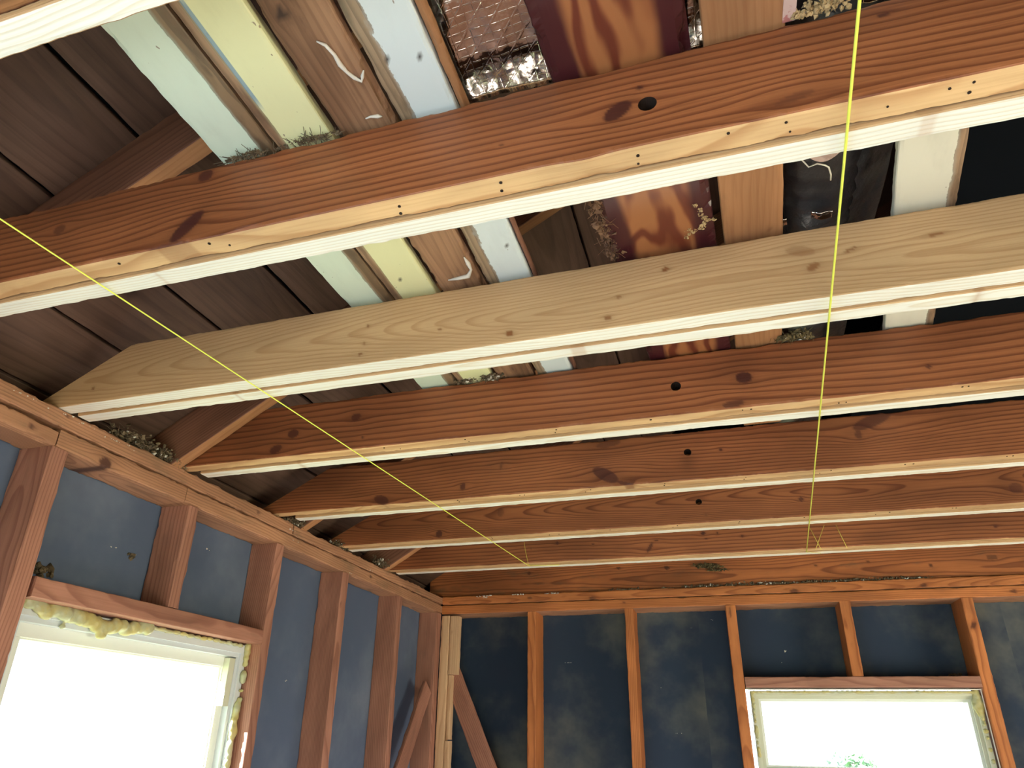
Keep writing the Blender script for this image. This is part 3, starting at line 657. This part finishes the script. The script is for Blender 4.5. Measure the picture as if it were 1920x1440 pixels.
for k in range(7):
    x0 = -.085
    mats = ('old_side', 'old_bottom')
    if k == 2: mats = ('new_shaded', 'new_lit')
    if k == 0: mats = ('old_side', 'old_brown')
    fine = {0: 1.2, 1: 1.95, 2: 2.1, 3: 2.25, 4: 2.4, 5: 2.6, 6: 2.7}[k]
    b_ = BZ[k]
    c0, c1 = (.075, .52)
    o = wood_x('ceiling_joist', x0, XR, FY[k], b_, HT[k], TJ if k else .038, mats, seed=400+k*13, us=uj(x0, fine, .003 if k == 1 else (.0038 if k < 5 else .0045)), nface=(48 if k == 1 else (38 if k < 5 else 32), 9, 1, 2),
               knots=KN[k], holes=HL.get(k, []), stains=ST.get(k, []), wane=.0012 if k != 2 else .0007, freq=FQ[k], pith=PI_[k],
               wob=.004 if k not in (2, 5) else .007, taper=.004 if k not in (2, 5) else .04, cut=lambda x: .055 + .52*x, shape=lump if k == 1 else None)
    tag(o, JL[k], 'joist', 'ceiling joists'); joists[k] = o
# nail holes left by the old ceiling on the undersides
nh1 = [(.975, -.04), (.971, -.027), (1.116, -.044), (1.113, -.03), (1.205, -.043), (1.286, -.041), (1.285, -.028), (1.389, -.046), (1.451, -.044), (1.456, -.029), (1.555, -.036), (1.613, -.043), (1.635, -.045), (1.634, -.032), (.681, -.045), (.707, -.034), (.519, -.043)]
discs('nail_hole', [(x, y, BZ[1]-.0004) for x, y in nh1], 'z', .0019, 'hole', joists[1])
for k in (3, 4, 5):
    xs = np.arange(.6, 2.6, .203)
    discs('nail_hole', [(x+random.uniform(-.02, .02), FY[k]+random.choice((.011, .026)), BZ[k]-.0004) for x in xs for _ in (0, 1)], 'z', .0018, 'hole', joists[k])
# end joist against the back wall
je = wood_x('end_joist', -.08, XR, YB+.020, ZT+.001, .14, .038, ('end_joist', 'old_bottom'), seed=520, us=uj(-.08, 2.75, .006), nface=(22, 3, 1, 1), freq=120, pith=(.05, -.05), taper=.015,
            knots=[(.441, .107, .009, .007, 0, .8), (.881, .112, .008, .005, 0, .8), (1.103, .102, .012, .008, 0, .9), (1.743, .082, .006, .005, 0, .8), (2.185, .061, .006, .006, 0, .8), (2.413, .082, .02, .012, 0, .6), (1.95, .09, .006, .004, 0, .7)],
            stains=[(1.15, .06, .18, .05, .5), (2.4, .08, .2, .05, .4), (.2, .08, .25, .07, .6), (.5, .1, .12, .03, .4)])
tag(je, 'red-brown end joist lying on the back wall plate, with bird nest debris stuck on it', 'joist')

# ------------------------------------------------------------------ sister boards (new, levelled)
SX = {0: .02, 1: .03, 2: .010, 3: .027, 4: .045, 5: .012, 6: .015}
SL = {
 0: 'whitish new sister board with wavy grain crossing the top left corner',
 1: 'whitish new sister board fixed behind the big knotty red joist, longest one in view',
 2: 'whitish new sister board fixed behind the pale pine joist',
 3: 'whitish new sister board along the joist directly behind the pale one',
 4: 'whitish new sister board along the second joist behind the pale one',
 5: 'whitish new sister board along the joist with swirling grain',
 6: 'thin whitish sister board under the last joist before the back wall'}
for k in range(7):
    ft = {0: 1.2, 1: 1.95, 2: 2.1, 3: 2.25, 4: 2.4, 5: 2.6, 6: 2.7}[k]
    kn = {0: [], 1: [(1.60, .004, .012, .006, 0, .30), (.56, .004, .006, .006, 0, .3)], 2: [(1.13, .003, .014, .006, 0, .35), (.42, .003, .006, .004, 0, .4), (1.75, .003, .006, .005, 0, .4)], 3: [(.33, .003, .006, .006, 0, .3)], 4: [], 5: [], 6: []}[k]
    o = wood_x('sister_board', SX[k], XR, SY[k]-TS, 0.0, .089, TS, ('new_shaded', 'new_lit'), seed=600+k*17, us=uj(SX[k], ft, .005), nface=(5, 14, 2, 2),
               knots=kn, freq={0: 260, 1: 210, 2: 170}.get(k, 190), pith={0: (-.035, .045), 1: (-.03, -.02), 2: (-.016, .012)}.get(k, (-.03, .02)), wane=.0007, taper=.010, wob=.004)
    tag(o, SL[k], 'board', 'new sister boards beside the joists')

# ------------------------------------------------------------------ loose boards lying on the joists
ZB_ = .1535
def loose(name, x0, x1, ya, yb, mats, label, seed, t_=.019, z=ZB_, skew=0.0, freq=120, pith=None, knots=(), wane=.0015, st=.008, cat='board', group='loose boards lying across the joists', stains=()):
    # face looks down (-z): U=+y, W=+z -> V = W x U = (0,0,1)x(0,1,0) = (-1,0,0): v measured from x1 towards x0
    L = yb - ya; U = Vector((skew, 1, 0)).normalized(); V = Vector((0, 0, 1)).cross(U)
    us = np.arange(0, L+st, st); us[-1] = L
    o = wood(name, (x1 + skew*ya, ya, z), U, V, L, x1-x0, t_, mats, None, seed=seed, us=us, nface=(14, 2, 1, 2), knots=knots, freq=freq, pith=pith, wane=wane, stains=stains)
    tag(o, label, cat, group); return o
# v = distance from the right edge, so paint masks use vv = width - ...
def nh(y, x, x1, ya): return (y-ya, x1-x)
loose('painted_board', .672, .7685, -1.1, 1.10, ('mint',), 'mint-green painted board with rough bare right edge, leftmost board lying on the joists', 701, wane=.0012,
      knots=[(1.1-.199, .0795, .005, .0025, -.5, 1), (1.1-.3, .06, .002, .001, 0, .7)], z=ZB_+.001)
loose('painted_board', .7725, .8615, -1.1, 1.08, ('cream',), 'pale cream-yellow painted board with a blue paint streak, right of the mint one', 702, wane=.0006,
      knots=[(1.1+.293, .0515, .0035, .0015, .6, 1), (1.1+.297, .0365, .004, .0015, .9, 1), (1.1-.166, .0835, .0015, .0012, 0, 1), (1.1-.11, .03, .003, .0008, .6, .7), (1.1-.12, .04, .004, .0006, .5, .6)], z=ZB_)
loose('weathered_board', .8705, .9595, -1.1, 1.12, ('weathered',), 'dark brown weathered board with white caulk smears, between cream and white boards', 703, wane=.003, z=ZB_+.002,
      knots=[(1.1-.229, .0645, .008, .008, 0, .9)], freq=90, pith=(.05, -.01))
loose('painted_board', .9665, 1.052, -1.1, 1.05, ('white',), 'bluish-white painted board with ragged bare left edge and two nail holes', 704, wane=.0015, z=ZB_,
      knots=[(1.1-.139, .058, .0045, .0030, .3, 1), (1.1-.135, .018, .0055, .0030, .3, 1), (1.1+.252, .017, .0035, .003, .5, 1), (1.1-.097, .022, .0015, .0015, 0, 1), (1.1-.097, .028, .0015, .0012, 0, 1), (1.1-.093, .024, .0014, .0012, 0, 1), (1.1-.112, .018, .0014, .0012, 0, 1), (1.1-.19, .03, .0012, .004, .3, .5)])
loose('wood_strip', 1.054, 1.068, -1.1, -.035, ('tan',), 'thin tan wood strip between the white board and the foil insulation', 705, t_=.012, z=ZB_+.001, wane=.002)
loose('wood_strip', 1.0535, 1.062, -.02, .9, ('rafter',), 'thin brown strip along the right edge of the white painted board', 706, t_=.012, z=ZB_+.003, wane=.001)
loose('tan_board', 1.3785, 1.4735, -1.1, 1.15, ('tan',), 'plain tan board right of the stained plywood, left of the black duct', 708, wane=.0006, skew=.05, z=ZB_, knots=[(1.1+.33, .02, .006, .004, 0, .4)])
loose('painted_board', 1.611, 1.701, -.03, 1.12, ('offwhite',), 'off-white painted board with chipped brown right edge beside the dark opening', 709, wane=.0008, skew=.135, z=ZB_,
      knots=[(.03+.318, .078, .003, .0025, 0, .9), (.03+.27, .042, .003, .003, 0, .35), (.03+.327, .072, .002, .001, 0, .8), (.03+.30, .006, .002, .0015, 0, .9)])
# blue caulk-like smears on the weathered board
def smear(pts, r, mat, label, cat, name='caulk_smear', z=ZB_):
    n_ = len(pts); rad = [r*random.uniform(.5, 1.2) for _ in pts]; rad[0] = rad[-1] = r*.3
    o = tube(name, [(x, y, z) for x, y in pts], r, mat, None, 7, rad); tag(o, label, cat); return o
smear([(.918, -.188), (.926, -.180), (.930, -.165), (.930, -.150), (.933, -.138), (.938, -.128), (.945, -.120), (.949, -.126), (.955, -.134)], .0034, 'debris_l', 'white caulk smear curving across the dark weathered board', 'caulk')
smear([(.922, -.064), (.930, -.065), (.940, -.063), (.946, -.061)], .003, 'debris_l', 'small white bone-shaped caulk dab on the weathered board near the big joist', 'caulk')
smear([(.898, .318), (.918, .318), (.939, .316), (.950, .30), (.951, .28), (.950, .262)], .004, 'debris_l', 'white caulk streak on the weathered board above the pale joist', 'caulk')
# stained plywood strip with dark edges
t = NT('stained_plywood_strip')
vv = t.attr('vv').outputs['Fac']; uu = t.attr('uu').outputs['Fac']
nn = t.noise(1.0, 2, t.coord((2.2, 9, 9)), .4)
wv = t.math('ADD', t.math('MULTIPLY', vv, 26), t.math('MULTIPLY', nn, 6.0)); wv = t.math('ADD', wv, t.math('MULTIPLY', t.noise(1.0, 2, t.coord((7, 20, 20)), .4), 2.0))
ban = t.ramp(t.math('ABSOLUTE', t.math('SUBTRACT', t.math('FRACT', wv), .5)), .14, .42)
c = t.mix(ban, lin((152, 98, 62)), lin((100, 48, 34)))
ed = t.math('MINIMUM', vv, t.math('SUBTRACT', .170, vv)); ed = t.math('ADD', ed, t.math('MULTIPLY', t.noise(1.0, 3, t.coord((6, 20, 20)), .5), .02))
c = t.mix(t.ramp(ed, .036, .052), lin((64, 26, 30)), c)
t.l(c, t.b.inputs['Base Color']); t.b.inputs['Roughness'].default_value = .34; t.bump(t.noise(1.0, 4, t.coord((10, 200, 200))), .2, .001)
M['plystrip'] = t.m
loose('plywood_strip', 1.187, 1.364, -1.1, 1.13, ('plystrip',), 'wide reddish stained plywood strip with dark purple edges and splintered left side', 707, t_=.016, wane=.004, skew=.057, z=ZB_)
# splintered left edge of the plywood
clump('splinter', [(1.198, .20, ZB_), (1.202, .24, ZB_), (1.206, .28, ZB_), (1.208, .32, ZB_)], 90, (.006, .022, .002), .0045, ('weathered',), None, 31, fibres=160)
tag(COL.objects[-1] if False else bpy.data.objects['splinter'], 'frayed grey splinters along the left edge of the stained plywood', 'splinters', kind='stuff')
# dried mud trail
pts = [(1.352, .238), (1.358, .250), (1.361, .262), (1.365, .272), (1.369, .276), (1.376, .279), (1.380, .281), (1.366, .284), (1.362, .290), (1.360, .296), (1.353, .299), (1.346, .302), (1.340, .305), (1.334, .312), (1.338, .296)]
o = clump('mud_trail', [(x, y, ZB_-.001) for x, y in pts], 150, (.0022, .0022, -.0), .0019, ('mud',), None, 32); tag(o, 'tan dried mud trail of insects over the edge of the stained plywood', 'mud', kind='stuff')

# foil faced insulation
def sheet(name, x0, x1, y0, y1, z, th, mat, label, cat, amp=.006, seed=0, nx=50, ny=90, group=None):
    xs = np.linspace(x0, x1, nx); ys = np.linspace(y0, y1, ny); vs = []; uvs = []
    for s_ in (0, 1):
        for y in ys:
            for x in xs:
                n_ = mnoise.noise(Vector((x*22+seed, y*14, 0)))*amp + mnoise.noise(Vector((x*70, y*60+seed, 3)))*amp*.35 + mnoise.noise(Vector((x*160, y*150+seed, 3)))*amp*.12
                e_ = min(x-x0, x1-x)/.012; e_ = max(0, min(1, e_))
                xx = x + mnoise.noise(Vector((y*30, seed+5, 0)))*.003*(1-e_)
                vs.append((xx, y, z + n_ + (th if s_ else .006*(1-e_)**2))); uvs.append((y-y0, x-x0))
    N = nx*ny; fs = []
    for j in range(ny-1):
        for i in range(nx-1):
            a = j*nx+i; fs.append((a, a+nx, a+nx+1, a+1)); fs.append((N+a, N+a+1, N+a+nx+1, N+a+nx))
    bd = [i for i in range(nx)] + [j*nx+nx-1 for j in range(1, ny)] + [(ny-1)*nx+i for i in range(nx-2, -1, -1)] + [j*nx for j in range(ny-2, 0, -1)]
    for i in range(len(bd)):
        a, b = bd[i], bd[(i+1) % len(bd)]; fs.append((a, b, N+b, N+a))
    me = bpy.data.meshes.new(name); me.from_pydata(vs, [], fs)
    for nm, k in (('uu', 0), ('vv', 1)):
        a_ = me.attributes.new(nm, 'FLOAT', 'POINT'); a_.data.foreach_set('value', [q[k] for q in uvs])
    me.polygons.foreach_set('use_smooth', [True]*len(me.polygons))
    o = link_mesh(name, me, None, (mat,)); tag(o, label, cat, group); return o
sheet('foil_insulation', 1.052, 1.21, -1.0, -.02, ZB_+.034, .02, 'foil', 'crinkled shiny foil-faced insulation between the white board and stained plywood', 'insulation', .006, 2)
sheet('foil_insulation', 1.35, 1.392, -.6, -.02, ZB_+.032, .015, 'foil', 'narrow sliver of shiny foil between plywood and tan board', 'insulation', .006, 9, 14, 90)

# flexible duct
def duct(label):
    P = []; rad = []; n = 220
    for i in range(n):
        y = -.35 + 2.6*i/(n-1); P.append((1.5455 + .006*math.sin(y*2.0), y, .2435 + .004*math.sin(y*5))); rad.append(.0690 + .0016*math.sin(y*2*math.pi/.036))
    bm = bmesh.new(); rings = []; K = 48
    for i, p in enumerate(P):
        ring_ = []
        for k in range(K):
            a_ = 2*math.pi*k/K; rr_ = rad[i] + mnoise.noise(Vector((math.cos(a_)*2.2, math.sin(a_)*2.2, p[1]*22)))*.0035 + mnoise.noise(Vector((math.cos(a_)*7, math.sin(a_)*7, p[1]*60)))*.0012
            ring_.append(bm.verts.new((p[0]+rr_*math.cos(a_), p[1], p[2]+rr_*math.sin(a_))))
        rings.append(ring_)
    for i in range(n-1):
        for k in range(K): bm.faces.new((rings[i][k], rings[i+1][k], rings[i+1][(k+1) % K], rings[i][(k+1) % K]))
    bm.faces.new(rings[0]); bm.faces.new(rings[-1][::-1])
    for f in bm.faces: f.smooth = True
    me = bpy.data.meshes.new('flexible_duct'); bm.to_mesh(me); bm.free()
    o = link_mesh('flexible_duct', me, None, ('duct',)); tag(o, label, 'duct'); return o
dk = duct('black plastic-wrapped flexible duct lying on the joists left of the off-white board')
# torn jacket on its underside: crescent of lining and a curled white edge
def onduct(x, y, off=.0700):
    dx = x - (1.5455 + .006*math.sin(y*2.0)); return (x, y, .2435 - math.sqrt(max(off*off - dx*dx, 1e-6)))
def crinkle(name, x0, x1, y0, y1, zf, mat, parent, nx=26, ny=110, amp=.006):
    vs = []; fs = []
    for s_ in (0, 1):
        for j in range(ny):
            y = y0 + (y1-y0)*j/(ny-1)
            for i in range(nx):
                x = x0 + (x1-x0)*i/(nx-1)
                vs.append((x, y, zf(x, y) + mnoise.noise(Vector((x*30, y*14+x*20, 1)))*amp + mnoise.noise(Vector((x*80, y*50, 2)))*amp*.4 + s_*.0015))
    N = nx*ny
    for j in range(ny-1):
        for i in range(nx-1):
            a = j*nx+i; fs.append((a, a+nx, a+nx+1, a+1)); fs.append((N+a, N+a+1, N+a+nx+1, N+a+nx))
    me = bpy.data.meshes.new(name); me.from_pydata(vs, [], fs); me.polygons.foreach_set('use_smooth', [True]*len(me.polygons))
    return link_mesh(name, me, parent, (mat,))
crinkle('loose_jacket', 1.592, 1.665, -.3, 1.6, lambda x, y: .205 + (x-1.592)*.5, 'duct', dk)
bm = bmesh.new(); top = []; bot = []
for i in range(15):
    s_ = i/14; x = 1.505 + .075*s_; 
    top.append(bm.verts.new(onduct(x, .186 + .010*math.sin(math.pi*s_)*.2, .0725))); bot.append(bm.verts.new(onduct(x, .186 + .030*math.sin(math.pi*s_), .0725)))
for i in range(14): bm.faces.new((top[i], top[i+1], bot[i+1], bot[i]))
r_ = bmesh.ops.extrude_face_region(bm, geom=bm.faces[:])
for v_ in [g for g in r_['geom'] if isinstance(g, bmesh.types.BMVert)]: v_.co.z += .002
me = bpy.data.meshes.new('torn_lining'); bm.to_mesh(me); bm.free(); link_mesh('torn_lining', me, dk, ('torn',))
tube('torn_edge', [onduct(x, y, .0740) for x, y in [(1.497, .190), (1.508, .205), (1.523, .224), (1.534, .217), (1.545, .222), (1.551, .228), (1.556, .245), (1.557, .258)]], .0013, 'tear', dk, 6)
o = sheet('foil_tape', 1.484, 1.497, .318, .338, ZB_+.006, .002, 'foil', 'tiny crumpled foil scrap at the left foot of the duct above the pale joist', 'tape', .008, 4, 14, 14)
o = sheet('foil_tape', 1.535, 1.566, .322, .338, ZB_+.008, .002, 'foil', 'crumpled foil scrap under the middle of the duct above the pale joist', 'tape', .008, 14, 26, 14)
o = sheet('foil_tape', 1.55, 1.62, -.075, -.050, ZB_+.0005, .002, 'foil', 'crumpled bright foil tape at the top edge above the big joist', 'tape', .004, 6, 50, 14)
tag(box('printed_tape', (1.467, -.30, ZB_-.001), (1.4815, -.052, ZB_+.001), 'redtape'), 'narrow pinkish tape strip with red print beside the tan board, top edge', 'tape')
# added black sheet standing in for the darkness of the far attic
box('darkness_sheet', (1.83, -1.6, .42), (4.5, 2.5, .43), 'dark', rf)

# ------------------------------------------------------------------ debris resting on plates and joists
o = clump('dust_debris', [(-.02, .60, .010), (-.02, .64, .012), (-.015, .57, .008), (-.01, .66, .006), (-.03, .53, .01)], 620, (.014, .026, .012), .0042, ('debris', 'debris_l'), None, 21, fibres=420)
tag(o, 'grey fluffy debris heap on the left plate beside the light rafter foot', 'debris', kind='stuff')
o = clump('dust_debris', [(-.012, .70, .006), (-.008, .71, .008)], 160, (.010, .010, .008), .004, ('debris', 'debris_l'), None, 22, fibres=120)
tag(o, 'small debris tuft on the left plate between rafter foot and joist end', 'debris', kind='stuff')
o = clump('dust_debris', [(-.01, 1.24, .006), (-.01, 1.27, .006)], 220, (.012, .03, .006), .004, ('debris', 'debris_l'), None, 23, fibres=160)
tag(o, 'dusty debris on the left plate behind the end of the triangular-knot joist', 'debris', kind='stuff')
o = clump('dust_debris', [(-.01, 1.60, .006), (-.01, 1.56, .006)], 260, (.012, .02, .008), .0045, ('debris', 'debris_l'), None, 24, fibres=160)
tag(o, 'dusty debris on the left plate at the end of the swirl-grained joist', 'debris', kind='stuff')
o = clump('dust_debris', [(-.01, 1.93, .008), (-.005, 1.88, .012)], 260, (.014, .03, .010), .0045, ('debris', 'debris_l'), None, 25, fibres=160)
tag(o, 'dusty debris on the left plate at the last joist end', 'debris', kind='stuff')
o = clump('dust_debris', [(.855, .700, ZB_-.004), (.86, .702, ZB_-.008), (.79, .705, ZB_-.004)], 150, (.012, .004, .004), .004, ('debris', 'debris_l'), None, 26, fibres=90)
tag(o, 'grey lint tuft on top of the joist behind the pale one, under the cream board', 'debris', kind='stuff')
o = clump('dust_debris', [(1.515, .700, ZB_-.004), (1.53, .702, ZB_-.002), (1.545, .702, ZB_-.004)], 170, (.012, .005, .006), .0045, ('straw', 'debris_l'), None, 27, fibres=120)
tag(o, 'straw-coloured debris on the joist top beside the black duct', 'debris', kind='stuff')
o = clump('dust_debris', [(.71, -.058, ZB_-.010), (.74, -.058, ZB_-.010), (.82, -.058, ZB_-.008), (.85, -.058, ZB_-.008)], 90, (.014, .002, .002), .0026, ('debris',), None, 28, fibres=160)
tag(o, 'cobwebby lint along the top edge of the big joist under the mint board', 'debris', kind='stuff')
o = clump('dust_debris', [(1.50, -.062, ZB_-.006), (1.515, -.062, ZB_-.004)], 160, (.010, .004, .004), .003, ('mud', 'debris'), None, 29)
tag(o, 'pale crumbly debris on the big joist top near the printed tape', 'debris', kind='stuff')
o = clump('nest_debris', [(1.27, YB+.016, .105), (1.30, YB+.016, .092), (1.33, YB+.016, .078), (1.28, YB+.016, .10)], 330, (.022, .003, .004), .0042, ('straw', 'debris'), None, 30, fibres=420)
tag(o, 'patch of dark straw nest remains stuck on the end joist above the back wall', 'nest', kind='stuff')

# ------------------------------------------------------------------ yellow levelling strings
s1 = empty('level_string', (.609, 1.972, -.004)); PMAT[s1.name] = Matrix.Translation((.609, 1.972, -.004))
tag(s1, 'neon yellow string running diagonally from the left edge to the last joist', 'string', 'levelling strings under the joists')
def part_tube(name, pts, r, mat, par, n=6):
    o = tube(name, pts, r, mat, par, n); o.matrix_basis = PMAT[par.name].inverted(); return o
part_tube('cord', [(.372, -1.2, -.004), (.609, 1.968, -.0042), (.613, 1.972, -.0035)], .0012, 'string', s1)
part_tube('loose_end', [(.613, 1.975, -.0025), (.66, 1.990, -.0025), (.73, 1.999, -.0022)], .001, 'string', s1)
part_tube('loose_end', [(.593, 1.966, .090), (.600, 1.966, .05), (.612, 1.966, -.004), (.617, 1.97, -.012)], .0008, 'stringf', s1)
s2 = empty('level_string', (1.639, 1.985, -.004)); PMAT[s2.name] = Matrix.Translation((1.639, 1.985, -.004))
tag(s2, 'neon yellow string dropping nearly straight down the right side to the last joist', 'string', 'levelling strings under the joists')
part_tube('cord', [(1.440, -1.2, -.004), (1.505, -.182, -.004), (1.639, 1.985, -.0042)], .0016, 'string', s2)
for a_, b_ in (((1.661, .079), (1.687, -.004)), ((1.71, .086), (1.668, -.002)), ((1.748, .083), (1.771, -.003))):
    part_tube('tie', [(a_[0], 1.966, a_[1]), (b_[0], 1.966, b_[1])], .0008, 'stringf', s2)
part_tube('tie', [(1.639, 1.985, -.003), (1.66, 2.0, -.0025), (1.69, 2.02, -.0025)], .0008, 'stringf', s2)

# ------------------------------------------------------------------ tree seen low through the back window
tr_ = empty('tree', (3.2, 14, -3.0)); PMAT[tr_.name] = Matrix.Translation((3.2, 14, -3.0))
tag(tr_, 'pale leafy tree top just showing at the foot of the small back window', 'tree')
o = tube('trunk', [(3.2, 14, -3.0), (3.25, 14, -2.2), (3.2, 14, -1.1)], .12, 'bark', tr_, 10, [.16, .12, .06]); o.matrix_basis = PMAT[tr_.name].inverted()
bm = bmesh.new(); r = random.Random(5)
for _ in range(900):
    d = Vector((r.gauss(0, 1), r.gauss(0, 1), r.gauss(0, 1))).normalized()*r.random()**.4
    p = Vector((3.2, 14, -1.16)) + Vector((d.x*.5, d.y*.5, d.z*.4)); a_ = Vector((r.gauss(0, 1), r.gauss(0, 1), r.gauss(0, 1))).normalized(); b_ = a_.orthogonal().normalized(); s_ = .09
    vs = [bm.verts.new(p + a_*s_), bm.verts.new(p + b_*s_*.4), bm.verts.new(p - a_*s_), bm.verts.new(p - b_*s_*.4)]; bm.faces.new(vs)
me = bpy.data.meshes.new('foliage'); bm.to_mesh(me); bm.free(); o = link_mesh('foliage', me, tr_, ('leaf',)); o.matrix_basis = PMAT[tr_.name].inverted(); o['kind'] = 'stuff'
